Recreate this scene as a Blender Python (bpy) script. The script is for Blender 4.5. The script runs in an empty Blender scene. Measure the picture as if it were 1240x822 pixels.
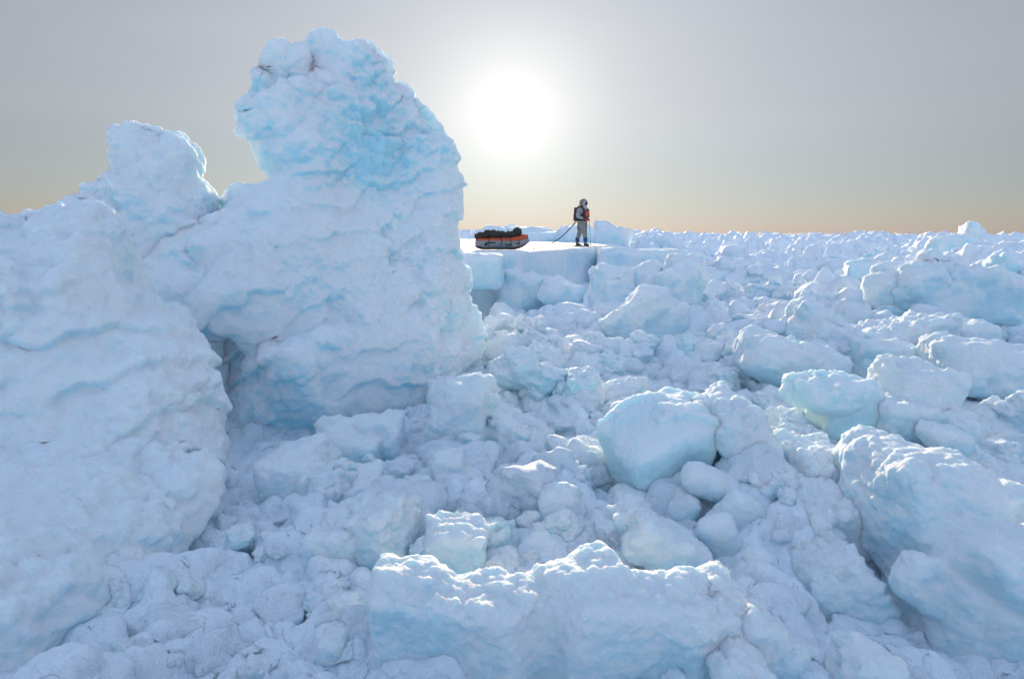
import bpy, bmesh, math, random, time
import numpy as np
import openvdb
from mathutils import Vector, Matrix

SC = bpy.context.scene
COL = SC.collection
R = math.radians
f4 = np.float32
_T0 = time.time()

# ------------------------------------------------------------------ camera
EYE = np.array((0.0, 0.0, 2.6))
FPX = 827.0                                   # 24 mm on 36 mm, in pixels of a 1240 wide frame
PITCH, ROLL = R(8.93), R(0.55)
_F = np.array((0, math.cos(PITCH), -math.sin(PITCH)))
_R0 = np.array((1.0, 0, 0)); _U0 = np.cross(_R0, _F)
_RT = _R0 * math.cos(ROLL) + _U0 * math.sin(ROLL)
_UP = _U0 * math.cos(ROLL) - _R0 * math.sin(ROLL)
cam_d = bpy.data.cameras.new('camera'); cam_d.lens = 24; cam_d.sensor_width = 36
cam_d.clip_start = 0.05; cam_d.clip_end = 9000
cam = bpy.data.objects.new('camera', cam_d); COL.objects.link(cam)
M = Matrix(((_RT[0], _UP[0], -_F[0], EYE[0]), (_RT[1], _UP[1], -_F[1], EYE[1]), (_RT[2], _UP[2], -_F[2], EYE[2]), (0, 0, 0, 1)))
cam.matrix_world = M
SC.camera = cam

def ray(px, py):
    return _F + _RT * ((px - 620) / FPX) + _UP * ((411 - py) / FPX)
def at(px, py, D):
    """the place in the world seen at (px, py) whose distance along +Y is D"""
    r = ray(px, py); return EYE + r * (D / r[1])

# ------------------------------------------------------------------ sun and sky
SUN = ray(620, 138); SUN = SUN / np.linalg.norm(SUN)
SUN_EL = math.asin(SUN[2]); SUN_AZ = math.atan2(SUN[0], SUN[1])
sd = bpy.data.lights.new('sun', 'SUN'); sd.energy = 5.0; sd.angle = R(1.5); sd.color = (1.0, 0.80, 0.55)
so = bpy.data.objects.new('sun', sd); COL.objects.link(so)
so.rotation_euler = Vector(-SUN).to_track_quat('-Z', 'Y').to_euler(); so.location = (0, 60, 30)

world = bpy.data.worlds.new('World'); SC.world = world; world.use_nodes = True
nt = world.node_tree; nt.nodes.clear()
def N(t, kind, **kw):
    n = t.nodes.new(kind)
    for k, v in kw.items():
        if k in n.inputs.keys(): n.inputs[k].default_value = v
        else: setattr(n, k, v)
    return n
def math_n(t, op, a, b=None, c=None, clamp=False):
    n = t.nodes.new('ShaderNodeMath'); n.operation = op; n.use_clamp = clamp
    for i, v in enumerate((a, b, c)):
        if v is None: continue
        if isinstance(v, (int, float)): n.inputs[i].default_value = v
        else: t.links.new(v, n.inputs[i])
    return n.outputs[0]
def ramp(t, fac, stops):
    n = t.nodes.new('ShaderNodeValToRGB'); cr = n.color_ramp
    while len(cr.elements) > 1: cr.elements.remove(cr.elements[-1])
    cr.elements[0].position = stops[0][0]; cr.elements[0].color = (*stops[0][1], 1)
    for p, c in stops[1:]:
        e = cr.elements.new(p); e.color = (*c, 1)
    t.links.new(fac, n.inputs[0]); return n.outputs[0]
sky = N(nt, 'ShaderNodeTexSky'); sky.sky_type = 'NISHITA'; sky.sun_disc = False
sky.sun_elevation = SUN_EL; sky.sun_rotation = SUN_AZ; sky.air_density = 1.0; sky.dust_density = 0.0; sky.ozone_density = 3.0
bg1 = N(nt, 'ShaderNodeBackground'); bg1.inputs['Strength'].default_value = 0.05
skm = N(nt, 'ShaderNodeMix'); skm.data_type = 'RGBA'; skm.blend_type = 'MULTIPLY'; skm.inputs['Factor'].default_value = 1.0
nt.links.new(sky.outputs[0], skm.inputs['A']); skm.inputs['B'].default_value = (0.62, 0.58, 0.62, 1)      # dims and tints the clear sky to balance the raised exposure
nt.links.new(skm.outputs['Result'], bg1.inputs['Color'])
tc = N(nt, 'ShaderNodeTexCoord')
sep = N(nt, 'ShaderNodeSeparateXYZ'); nt.links.new(tc.outputs['Generated'], sep.inputs[0])
dot = N(nt, 'ShaderNodeVectorMath'); dot.operation = 'DOT_PRODUCT'
hz = N(nt, 'ShaderNodeTexNoise', Scale=3.5, Detail=4.0, Roughness=0.55); hm = N(nt, 'ShaderNodeMapping'); hm.inputs['Scale'].default_value = (1, 1, 4.5)
nt.links.new(tc.outputs['Generated'], hm.inputs[0]); nt.links.new(hm.outputs[0], hz.inputs['Vector'])
nt.links.new(tc.outputs['Generated'], dot.inputs[0]); dot.inputs[1].default_value = tuple(SUN)
cg = math_n(nt, 'MAXIMUM', dot.outputs['Value'], 0.0)
el = math_n(nt, 'MULTIPLY', math_n(nt, 'ARCSINE', sep.outputs['Z']), 2 / math.pi)     # 0 horizon .. 1 zenith
# the haze veil of the air: grey-mauve near the horizon, overhead blue boosted as fill light
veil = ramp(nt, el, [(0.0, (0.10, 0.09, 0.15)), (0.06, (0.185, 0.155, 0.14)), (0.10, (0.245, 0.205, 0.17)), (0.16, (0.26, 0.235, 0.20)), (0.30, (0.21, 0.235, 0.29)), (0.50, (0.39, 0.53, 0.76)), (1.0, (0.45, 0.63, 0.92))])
# sky behind the camera is made brighter and bluer as fill for shaded snow
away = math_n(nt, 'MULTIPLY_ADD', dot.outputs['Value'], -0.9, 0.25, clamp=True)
mixb = N(nt, 'ShaderNodeMix'); mixb.data_type = 'RGBA'
vm_ = N(nt, 'ShaderNodeVectorMath'); vm_.operation = 'SCALE'; nt.links.new(veil, vm_.inputs[0]); nt.links.new(math_n(nt, 'MULTIPLY_ADD', hz.outputs[0], 0.16, 0.92), vm_.inputs['Scale'])
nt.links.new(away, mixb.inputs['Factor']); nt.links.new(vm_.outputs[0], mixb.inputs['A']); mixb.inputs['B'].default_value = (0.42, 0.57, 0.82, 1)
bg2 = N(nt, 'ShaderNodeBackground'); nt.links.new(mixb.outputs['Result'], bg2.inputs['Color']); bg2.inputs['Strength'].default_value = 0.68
def lobe(power, k, col):
    b = N(nt, 'ShaderNodeBackground'); b.inputs['Color'].default_value = (*col, 1)
    nt.links.new(math_n(nt, 'MULTIPLY', math_n(nt, 'POWER', cg, power), k), b.inputs['Strength']); return b
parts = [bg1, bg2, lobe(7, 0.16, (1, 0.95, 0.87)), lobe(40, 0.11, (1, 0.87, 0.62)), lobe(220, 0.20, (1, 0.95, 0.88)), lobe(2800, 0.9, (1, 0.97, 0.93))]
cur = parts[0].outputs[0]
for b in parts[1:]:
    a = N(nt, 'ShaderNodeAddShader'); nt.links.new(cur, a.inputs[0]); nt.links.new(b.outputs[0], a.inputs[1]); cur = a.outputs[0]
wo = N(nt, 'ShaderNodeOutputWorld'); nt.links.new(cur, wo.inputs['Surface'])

SC.view_settings.view_transform = 'Standard'; SC.view_settings.look = 'None'
SC.view_settings.exposure = 0.6; SC.view_settings.gamma = 1.0
SC.render.engine = 'CYCLES'
SC.cycles.use_denoising = True
SC.cycles.max_bounces = 7; SC.cycles.diffuse_bounces = 6; SC.cycles.glossy_bounces = 2; SC.cycles.transmission_bounces = 3
SC.cycles.caustics_reflective = False; SC.cycles.caustics_refractive = False
SC.cycles.use_adaptive_sampling = True; SC.cycles.adaptive_threshold = 0.03

# ------------------------------------------------------------------ noise (numpy)
_rs = np.random.RandomState(7)
_G = _rs.normal(size=(256, 3)).astype(f4); _G /= np.linalg.norm(_G, axis=1)[:, None]
_J = _rs.rand(256, 3).astype(f4)
def _hash(ix, iy, iz, s=0):
    h = (ix.astype(np.int32) * np.int32(73856093)) ^ (iy.astype(np.int32) * np.int32(19349663)) ^ (iz.astype(np.int32) * np.int32(83492791)) ^ np.int32(s * 7919 + 13)
    h = (h ^ (h >> 13)) * np.int32(1274126177)
    return ((h >> 8) & 255)
def perlin(p, s=0):
    i = np.floor(p); f = (p - i).astype(f4); i = i.astype(np.int32)
    u = f * f * f * (f * (f * 6 - 15) + 10)
    def g(a, b, c):
        gr = _G[_hash(i[:, 0] + a, i[:, 1] + b, i[:, 2] + c, s)]
        return gr[:, 0] * (f[:, 0] - a) + gr[:, 1] * (f[:, 1] - b) + gr[:, 2] * (f[:, 2] - c)
    def l(x, y, t): return x + (y - x) * t
    with np.errstate(over='ignore'):
        x00 = l(g(0, 0, 0), g(1, 0, 0), u[:, 0]); x10 = l(g(0, 1, 0), g(1, 1, 0), u[:, 0])
        x01 = l(g(0, 0, 1), g(1, 0, 1), u[:, 0]); x11 = l(g(0, 1, 1), g(1, 1, 1), u[:, 0])
    return l(l(x00, x10, u[:, 1]), l(x01, x11, u[:, 1]), u[:, 2])
def fbm(p, scale, octs=4, s=0, gain=0.5, ridge=False):
    q = (p / scale).astype(f4); out = 0; a = 1.0
    for o in range(octs):
        v = perlin(q + f4(o * 17.3), s + o)
        out = out + a * ((0.5 - np.abs(v) * 2) if ridge else v); a *= gain; q = q * f4(2.03)
    return out
def worley(p, scale, s=0):
    """distance to the nearest feature point, in cell units (near 8 cells only)"""
    q = (p / scale).astype(f4); b = np.floor(q - 0.5).astype(np.int32); best = np.full(len(q), 9.0, f4)
    with np.errstate(over='ignore'):
        for a in (0, 1):
            for c in (0, 1):
                for d in (0, 1):
                    ix, iy, iz = b[:, 0] + a, b[:, 1] + c, b[:, 2] + d
                    j = _J[_hash(ix, iy, iz, s)] * 0.8 + 0.1
                    dx = ix + j[:, 0] - q[:, 0]; dy = iy + j[:, 1] - q[:, 1]; dz = iz + j[:, 2] - q[:, 2]
                    best = np.minimum(best, dx * dx + dy * dy + dz * dz)
    return np.sqrt(best)
def lumps(p, scale, s=0, k=9.0):
    """squared distance to the feature points, blended so that the creases between lumps stay soft"""
    q = (p / scale).astype(f4); b = np.floor(q - 0.5).astype(np.int32); acc = np.zeros(len(q), f4)
    with np.errstate(over='ignore'):
        for a in (0, 1):
            for c in (0, 1):
                for d in (0, 1):
                    ix, iy, iz = b[:, 0] + a, b[:, 1] + c, b[:, 2] + d
                    j = _J[_hash(ix, iy, iz, s)] * 0.8 + 0.1
                    dx = ix + j[:, 0] - q[:, 0]; dy = iy + j[:, 1] - q[:, 1]; dz = iz + j[:, 2] - q[:, 2]
                    acc += np.exp(-k * (dx * dx + dy * dy + dz * dz))
    return np.clip(-np.log(acc + 1e-6) / k + 0.03, -0.1, 0.9)
def sstep(a, b, x):
    t = np.clip((x - a) / (b - a), 0, 1); return t * t * (3 - 2 * t)

# ------------------------------------------------------------------ mesh helpers
def make_mesh(name, V, Q, smooth=True):
    me = bpy.data.meshes.new(name); k = Q.shape[1]
    me.vertices.add(len(V)); me.vertices.foreach_set('co', np.ascontiguousarray(V, f4).ravel())
    me.loops.add(Q.size); me.loops.foreach_set('vertex_index', np.ascontiguousarray(Q, np.int32).ravel())
    me.polygons.add(len(Q)); me.polygons.foreach_set('loop_start', np.arange(0, Q.size, k, dtype=np.int32))
    if smooth: me.polygons.foreach_set('use_smooth', np.ones(len(Q), bool))
    me.update(calc_edges=True); return me
def vnormals(V, Q):
    a, b, c = V[Q[:, 0]], V[Q[:, 1]], V[Q[:, 2]]; d = V[Q[:, 3]] if Q.shape[1] == 4 else c
    n = np.cross(c - a, d - b) if Q.shape[1] == 4 else np.cross(b - a, c - a)
    o = np.zeros((len(V), 3), f4); L = len(V)
    for ax in range(3):
        w = np.repeat(n[:, ax], Q.shape[1]); o[:, ax] = np.bincount(Q.ravel(), w, L)
    return o / (np.linalg.norm(o, axis=1)[:, None] + 1e-9)
def subdiv(V, Q):
    e = np.concatenate([Q[:, [0, 1]], Q[:, [1, 2]], Q[:, [2, 3]], Q[:, [3, 0]]]); e.sort(axis=1)
    key = e[:, 0].astype(np.int64) * len(V) + e[:, 1]
    uk, inv = np.unique(key, return_inverse=True)
    mid = (V[uk // len(V)] + V[uk % len(V)]) / 2; cen = V[Q].mean(axis=1)
    n0, n1, nq = len(V), len(uk), len(Q); inv = inv.reshape(-1) + n0
    m = [inv[i * nq:(i + 1) * nq] for i in range(4)]; c = np.arange(nq) + n0 + n1
    Q2 = np.concatenate([np.stack([Q[:, i], m[i], c, m[i - 1]], 1) for i in range(4)])
    return np.concatenate([V, mid, cen]).astype(f4), Q2
def tag(o, label=None, cat=None, group=None, kind=None):
    if label: o['label'] = label
    if cat: o['category'] = cat
    if group: o['group'] = group
    if kind: o['kind'] = kind
    return o
def link(name, me, mat, parent=None, loc=None):
    o = bpy.data.objects.new(name, me); COL.objects.link(o)
    if mat is not None and len(me.materials) == 0: me.materials.append(mat)
    if parent is not None: o.parent = parent
    if loc is not None: o.location = loc
    return o

# ------------------------------------------------------------------ solid fields
def rotm(yaw=0, pitch=0, roll=0):
    return np.array(Matrix.Rotation(R(yaw), 3, 'Z') @ Matrix.Rotation(R(pitch), 3, 'X') @ Matrix.Rotation(R(roll), 3, 'Y')).astype(f4)
def smin(a, b, k):
    h = np.clip(0.5 + 0.5 * (b - a) / k, 0, 1); return b * (1 - h) + a * h - k * h * (1 - h)
def smax(a, b, k): return -smin(-a, -b, k)
class Chip:
    """a rounded block with random corners broken off"""
    def __init__(s, c, half, rot=(0, 0, 0), r=0.25, cuts=5, seed=0, cut=0.8):
        s.c = np.array(c, f4); s.h = np.array(half, f4); s.M = rotm(*rot); s.r = r * min(half); g = np.random.RandomState(seed + 11)
        s.cuts = []
        for i in range(cuts):
            n = g.normal(size=3); n /= np.linalg.norm(n); ext = np.abs(n * s.h).sum()
            s.cuts.append((n.astype(f4), f4(ext * g.uniform(cut - 0.2, cut + 0.08))))
        s.rad = float(np.linalg.norm(s.h))
    def box(s):
        e = np.abs(s.M) @ s.h; return s.c - e, s.c + e
    def __call__(s, P):
        q = (P - s.c) @ s.M
        d = np.abs(q) - s.h + s.r
        v = np.linalg.norm(np.maximum(d, 0), axis=-1) + np.minimum(d.max(axis=-1), 0) - s.r
        for n, o in s.cuts: v = smax(v, q @ n - o, s.r * 0.6 + 1e-4)
        return v
class Prism:
    """outline standing in a vertical plane, inflated to a real thickness"""
    def __init__(s, A, B, pts, T, depth_shift=None, r=1.0):
        A = np.array(A); B = np.array(B); s.o = A.astype(f4); u = B - A; u[2] = 0; u /= np.linalg.norm(u)
        s.u = u.astype(f4); s.w = np.cross(u, (0, 0, 1)).astype(f4)     # w points towards the viewer (-Y side)
        P = []
        for px, py in pts:
            r_ = ray(px, py); t = np.dot(A - EYE, s.w) / np.dot(r_, s.w); X = EYE + r_ * t
            P.append((np.dot(X - A, s.u), X[2]))
        s.P = np.array(P, f4); s.T = T; s.sh = depth_shift; s.r = r
        s.Tm = 2.2
    def box(s):
        pts = []
        for a, z in ((s.P[:, 0].min(), s.P[:, 1].min()), (s.P[:, 0].max(), s.P[:, 1].max())):
            for w in (-s.Tm, s.Tm): pts.append(s.o * (1, 1, 0) + s.u * a + s.w * w + np.array((0, 0, z)))
        pts = np.array(pts); return pts.min(0), pts.max(0)
    def d2(s, a, z):
        sh = a.shape; a = a.ravel(); z = z.ravel(); best = np.full(a.shape, 1e9, f4); ins = np.zeros(a.shape, bool); n = len(s.P)
        for i in range(n):
            x0, y0 = s.P[i]; x1, y1 = s.P[(i + 1) % n]; dx, dy = x1 - x0, y1 - y0
            t = np.clip(((a - x0) * dx + (z - y0) * dy) / (dx * dx + dy * dy + 1e-9), 0, 1)
            best = np.minimum(best, (a - x0 - t * dx) ** 2 + (z - y0 - t * dy) ** 2)
            if y0 != y1:
                c = ((y0 > z) != (y1 > z)) & (a < (x1 - x0) * (z - y0) / (y1 - y0) + x0); ins ^= c
        d = np.sqrt(best); return np.where(ins, -d, d).reshape(sh)
    def __call__(s, P):
        rel = P - s.o; a = rel @ s.u; z = P[..., 2]; w = rel @ s.w
        # the outline distance only varies over the plane: sample it on a lattice and look it up
        a0, a1, z0, z1 = a.min(), a.max(), z.min(), z.max(); k = 260
        ga, gz = np.meshgrid(np.linspace(a0, a1, k), np.linspace(z0, z1, k), indexing='ij')
        D = s.d2(ga.astype(f4), gz.astype(f4))
        fa = (a - a0) / (a1 - a0) * (k - 1); fz = (z - z0) / (z1 - z0) * (k - 1)
        ia = np.minimum(fa.astype(np.int32), k - 2); iz = np.minimum(fz.astype(np.int32), k - 2); fa = fa - ia; fz = fz - iz
        d = (D[ia, iz] * (1 - fa) + D[ia + 1, iz] * fa) * (1 - fz) + (D[ia, iz + 1] * (1 - fa) + D[ia + 1, iz + 1] * fa) * fz
        T = s.T(a, z)
        if s.sh is not None: w = w - s.sh(a, z)
        r = s.r * T
        q0 = d + r; q1 = np.abs(w) - T + r
        return np.sqrt(np.maximum(q0, 0) ** 2 + np.maximum(q1, 0) ** 2) + np.minimum(np.maximum(q0, q1), 0) - r
class Slab:
    """polygon on the ground raised to a thickness"""
    def __init__(s, pts, z0, z1, r=0.06):
        s.P = np.array(pts, f4); s.z0, s.z1, s.r = z0, z1, r
    d2 = Prism.d2
    def box(s): return np.array((*s.P.min(0), s.z0)), np.array((*s.P.max(0), s.z1))
    def __call__(s, P):
        X = P[:, :, 0, 0]; Y = P[:, :, 0, 1]; d = s.d2(X, Y)[:, :, None]
        zc = (s.z0 + s.z1) / 2; hz = (s.z1 - s.z0) / 2; q0 = d + s.r; q1 = np.abs(P[..., 2] - zc) - hz + s.r
        return np.sqrt(np.maximum(q0, 0) ** 2 + np.maximum(q1, 0) ** 2) + np.minimum(np.maximum(q0, q1), 0) - s.r

def solid(prims, voxel, k=0.05, holes=(), zmin=-0.4):
    lo = np.min([p.box()[0] for p in prims], axis=0) - 3 * voxel; hi = np.max([p.box()[1] for p in prims], axis=0) + 3 * voxel
    lo[2] = max(lo[2], zmin)
    n = np.maximum(((hi - lo) / voxel).astype(int) + 1, 4)
    ax = [(lo[i] + np.arange(n[i]) * voxel).astype(f4) for i in range(3)]
    P = np.stack(np.meshgrid(*ax, indexing='ij'), -1)
    F = None
    for p in prims:
        v = p(P).astype(f4); F = v if F is None else smin(F, v, k)
    for p, hk in holes: F = smax(F, -p(P), hk)
    pad = np.full(F.shape, 1.0, f4)
    F[0], F[-1], F[:, 0], F[:, -1], F[:, :, 0], F[:, :, -1] = (np.maximum(x, voxel) for x in (F[0], F[-1], F[:, 0], F[:, -1], F[:, :, 0], F[:, :, -1]))
    g = openvdb.FloatGrid(background=1.0); g.copyFromArray(np.ascontiguousarray(F, f4))
    V, Q = g.convertToQuads(isovalue=0.0)
    V = (V * voxel + lo).astype(f4); Q = Q.astype(np.int64)[:, ::-1]
    n_ = vnormals(V, Q); c = V.mean(0)
    if ((V - c) * n_).sum() < 0: Q = Q[:, ::-1]
    return V, Q
def hollow(V, Q):
    """per vertex: the step towards its neighbours, and how deep a crease it lies in (in edge lengths)"""
    L = len(V); i = Q.ravel(); j = np.roll(Q, -1, axis=1).ravel(); cnt = np.bincount(i, minlength=L) + np.bincount(j, minlength=L) + 1e-9; S = np.zeros((L, 3), f4)
    for ax in range(3): S[:, ax] = (np.bincount(i, V[j, ax], L) + np.bincount(j, V[i, ax], L)) / cnt
    e = float(np.median(np.linalg.norm(V[i[:20000]] - V[j[:20000]], axis=1))); S = S - V
    return S, (S * vnormals(V, Q)).sum(1) / e
def fill_creases(V, Q, n=3):
    """drifted snow fills the sharpest creases"""
    for _ in range(n):
        S, c = hollow(V, Q); V = V + S * (0.75 * sstep(0.10, 0.35, c))[:, None]
    return V
def weather(V, Q, size, seed=0, warp=0.10, lump=0.06, lump_scale=0.25, fine=0.012, side=0.35, strata=0.0, sub=0):
    """warp, knobbly snow crust (mostly on upward faces) and fine roughness, all as real displacement"""
    for i in range(sub): V, Q = subdiv(V, Q)
    off = f4(seed * 3.17)
    if warp:
        w = np.stack([fbm(V + off + 31 * j, size * 0.9, 2, seed + j) for j in range(3)], 1); V = V + w * (warp * size)
    n = vnormals(V, Q)
    if callable(side): side = side(V)
    up = side + (1 - side) * sstep(-0.15, 0.75, n[:, 2] + 0.5 * fbm(V, lump_scale * 2.5, 1, seed + 5))
    L = lump_scale
    rough = 0.55 + 1.1 * sstep(-0.25, 0.35, fbm(V + off, L * 2.2, 2, seed + 6))      # crust in some places, smooth wind-packed snow in others
    q = V + np.stack([fbm(V + off + 9 * j, L * 0.8, 2, seed + 60 + j) for j in range(3)], 1) * (0.35 * L)
    w1 = lumps(q + off, L, seed); w2 = lumps(q + off, L * 0.47, seed + 1)
    d = lump * ((0.4 - w1) * 1.3 + 0.62 * (0.4 - w2)) * up * rough
    if strata:
        perp = V[:, 2] * 0.91 - V[:, 0] * 0.40
        u_ = perp * 2.9 + 1.3 * fbm(V + off, 1.3, 3, seed + 3) + 0.25 * fbm(V + off, 0.3, 2, seed + 4)
        fr = 1 - (u_ - np.floor(u_)); prof = fr * (1 - sstep(0.88, 1.0, fr)) - 0.45
        d = d + strata * prof * sstep(-0.25, 0.15, fbm(V - off, 0.9, 2, seed + 8)) * (1 - 0.6 * up)
    d = d * (1 - 0.6 * sstep(0.03, 0.2, hollow(V, Q)[1]))
    V = fill_creases(V + n * d[:, None], Q)
    n = vnormals(V, Q)
    d = lump * 0.34 * (0.4 - lumps(q - off, L * 0.2, seed + 2)) * up * rough + fine * fbm(V, L * 0.35, 3, seed + 9)
    d = d + lump * 0.16 * (0.4 - lumps(q + 2 * off, L * 0.09, seed + 4)) * up * rough
    return fill_creases(V + n * d[:, None], Q, 2), Q

# ------------------------------------------------------------------ materials
def snow_material(name, snow=(0.88, 0.92, 0.96), ice=(0.58, 0.83, 0.92), ice_amount=0.5, scale=1.0, sss=0.85, coords='Object', glow_patches=(), rad=0.12):
    m = bpy.data.materials.new(name); m.use_nodes = True; t = m.node_tree; b = t.nodes['Principled BSDF']
    tc = N(t, 'ShaderNodeTexCoord'); g = N(t, 'ShaderNodeNewGeometry'); P = g.outputs['Position'] if coords == 'World' else tc.outputs[coords]
    sp = N(t, 'ShaderNodeSeparateXYZ'); t.links.new(g.outputs['Normal'], sp.inputs[0])
    n1 = N(t, 'ShaderNodeTexNoise', Scale=1.3 * scale, Detail=4.0, Roughness=0.6); t.links.new(P, n1.inputs['Vector'])
    n2 = N(t, 'ShaderNodeTexNoise', Scale=9.0 * scale, Detail=4.0, Roughness=0.65); t.links.new(P, n2.inputs['Vector'])
    f = math_n(t, 'ADD', n1.outputs[0], math_n(t, 'MULTIPLY', n2.outputs[0], 0.35))
    f = math_n(t, 'SUBTRACT', f, math_n(t, 'MULTIPLY', sp.outputs['Z'], 0.32))                # snow lies on top, bare ice shows on steep faces
    f = math_n(t, 'ADD', f, ice_amount - 1.0)
    for c, r, k in glow_patches:
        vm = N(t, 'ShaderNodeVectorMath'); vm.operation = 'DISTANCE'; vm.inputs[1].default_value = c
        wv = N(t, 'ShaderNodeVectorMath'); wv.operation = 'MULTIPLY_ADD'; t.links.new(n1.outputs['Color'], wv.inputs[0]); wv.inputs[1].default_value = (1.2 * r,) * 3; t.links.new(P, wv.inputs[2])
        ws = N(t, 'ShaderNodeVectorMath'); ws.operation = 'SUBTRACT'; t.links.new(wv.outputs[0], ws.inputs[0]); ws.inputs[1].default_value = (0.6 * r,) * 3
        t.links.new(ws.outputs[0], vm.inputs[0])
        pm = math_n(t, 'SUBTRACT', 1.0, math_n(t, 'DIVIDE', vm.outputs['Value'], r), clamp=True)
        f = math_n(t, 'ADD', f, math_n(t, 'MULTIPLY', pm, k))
    mr = N(t, 'ShaderNodeMapRange'); mr.interpolation_type = 'SMOOTHSTEP'; mr.inputs['From Min'].default_value = 0.0; mr.inputs['From Max'].default_value = 0.5
    t.links.new(f, mr.inputs['Value'])
    mx = N(t, 'ShaderNodeMix'); mx.data_type = 'RGBA'; mx.inputs['A'].default_value = (*snow, 1); mx.inputs['B'].default_value = (*ice, 1)
    t.links.new(mr.outputs[0], mx.inputs['Factor']); t.links.new(mx.outputs['Result'], b.inputs['Base Color'])
    t.links.new(math_n(t, 'MULTIPLY_ADD', mr.outputs[0], -0.3, 0.72), b.inputs['Roughness'])
    b.inputs['Specular IOR Level'].default_value = 0.25; b.inputs['IOR'].default_value = 1.31
    if sss:
        b.inputs['Subsurface Weight'].default_value = sss; b.inputs['Subsurface Radius'].default_value = (0.5, 0.85, 1.0); b.inputs['Subsurface Scale'].default_value = rad
    b1 = N(t, 'ShaderNodeBump', Strength=0.9, Distance=0.045); b2 = N(t, 'ShaderNodeBump', Strength=0.8, Distance=0.010)
    k1 = N(t, 'ShaderNodeTexNoise', Scale=14.0 * scale, Detail=5.0, Roughness=0.62); k2 = N(t, 'ShaderNodeTexNoise', Scale=75.0 * scale, Detail=4.0, Roughness=0.7)
    t.links.new(P, k1.inputs['Vector']); t.links.new(P, k2.inputs['Vector'])
    t.links.new(k1.outputs[0], b1.inputs['Height']); t.links.new(k2.outputs[0], b2.inputs['Height']); t.links.new(b1.outputs[0], b2.inputs['Normal'])
    t.links.new(b2.outputs[0], b.inputs['Normal'])
    return m
def plain(name, col, rough=0.7, metal=0.0, var=0.25, scale=30.0):
    m = bpy.data.materials.new(name); m.use_nodes = True; t = m.node_tree; b = t.nodes['Principled BSDF']
    tc = N(t, 'ShaderNodeTexCoord'); n = N(t, 'ShaderNodeTexNoise', Scale=scale, Detail=3.0); t.links.new(tc.outputs['Object'], n.inputs['Vector'])
    mx = N(t, 'ShaderNodeMix'); mx.data_type = 'RGBA'; mx.inputs['A'].default_value = (*[c * (1 - var) for c in col], 1); mx.inputs['B'].default_value = (*[min(1, c * (1 + var)) for c in col], 1)
    t.links.new(n.outputs[0], mx.inputs['Factor']); t.links.new(mx.outputs['Result'], b.inputs['Base Color'])
    bp = N(t, 'ShaderNodeBump', Strength=0.5, Distance=0.01); t.links.new(n.outputs[0], bp.inputs['Height']); t.links.new(bp.outputs[0], b.inputs['Normal'])
    b.inputs['Roughness'].default_value = rough; b.inputs['Metallic'].default_value = metal
    return m
MAT_FIELD = snow_material('field_snow', snow=(0.89, 0.93, 0.97), ice=(0.68, 0.86, 0.94), ice_amount=0.40, sss=0)
MAT_RUBBLE = snow_material('rubble_ice', snow=(0.89, 0.93, 0.97), ice=(0.66, 0.87, 0.94), ice_amount=0.48, sss=0, scale=1.4)
MAT_BLOCK = snow_material('block_ice', ice_amount=0.54, scale=1.3, rad=0.05)
MAT_CHUNK = snow_material('chunk_ice', snow=(0.89, 0.93, 0.97), ice_amount=0.54, scale=1.3, rad=0.02, sss=0.6, coords='World')
MAT_CHUNK_CLEAR = snow_material('clear_chunk_ice', ice=(0.62, 0.87, 0.92), ice_amount=0.72, scale=1.2, rad=0.04, sss=0.6, coords='World')
MAT_CYAN = snow_material('clear_blue_ice', ice=(0.62, 0.87, 0.92), ice_amount=0.74, scale=1.0, rad=0.12)

# ------------------------------------------------------------------ the lie of the land
CTRL = [(60,800,2.3),(200,760,2.8),(300,700,3.4),(400,780,2.6),(250,640,4.2),(330,600,4.8),(300,545,6.0),(400,530,6.5),(470,490,8),(560,430,11),(600,500,7.5),
 (560,600,5),(500,650,4.2),(700,560,5.6),(650,640,4.4),(700,440,12),(640,405,15),(600,375,20),(720,375,19),(800,400,15),(850,490,8.5),(900,530,6.5),(950,600,4.6),
 (1000,770,3.0),(1080,740,3.6),(1120,810,2.8),(1150,490,8.5),(1050,510,8),(1000,430,11.5),(1180,620,5.5),(1240,510,8),(1100,410,14),(900,370,19),(1000,340,27),(1200,335,30),
 (900,312,50),(1100,308,60),(600,830,2.4),(800,720,3.4),(850,820,2.5),(400,640,4.2),(-300,820,2.6),(-200,600,6),(1500,700,4),(1500,500,9),(760,302,45),(600,300,60),(200,300,50)]
_cp = np.array([at(*c) for c in CTRL]).astype(f4)
DRIFT = [(at(880, 640, 4.2)[:2], 0.16, 0.5), (at(990, 640, 4.3)[:2], 0.14, 0.4), (at(940, 540, 5.2)[:2], 0.16, 0.5), (at(560, 560, 5.9)[:2], 0.14, 0.6), (at(1040, 700, 3.7)[:2], 0.08, 0.35), (at(650, 480, 7.6)[:2], 0.2, 0.9)]
def macro(x, y):
    num = np.zeros(x.shape, f4); den = np.zeros(x.shape, f4)
    rr = np.sqrt(x * x + y * y)
    for X, Y, Z in _cp:
        e = 0.10 * math.hypot(X, Y) + 0.15
        w = 1 / (((x - X) ** 2 + (y - Y) ** 2) / (e * e) + 0.6) ** 2; num += w * Z; den += w
    z = num / (den + 1e-9)
    far = sstep(45, 90, rr)
    z = z * (1 - far) + 1.15 * far
    for (X, Y), a, sg in DRIFT: z = z + a * np.exp(-((x - X) ** 2 + (y - Y) ** 2) / (2 * sg * sg))
    return z
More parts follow.
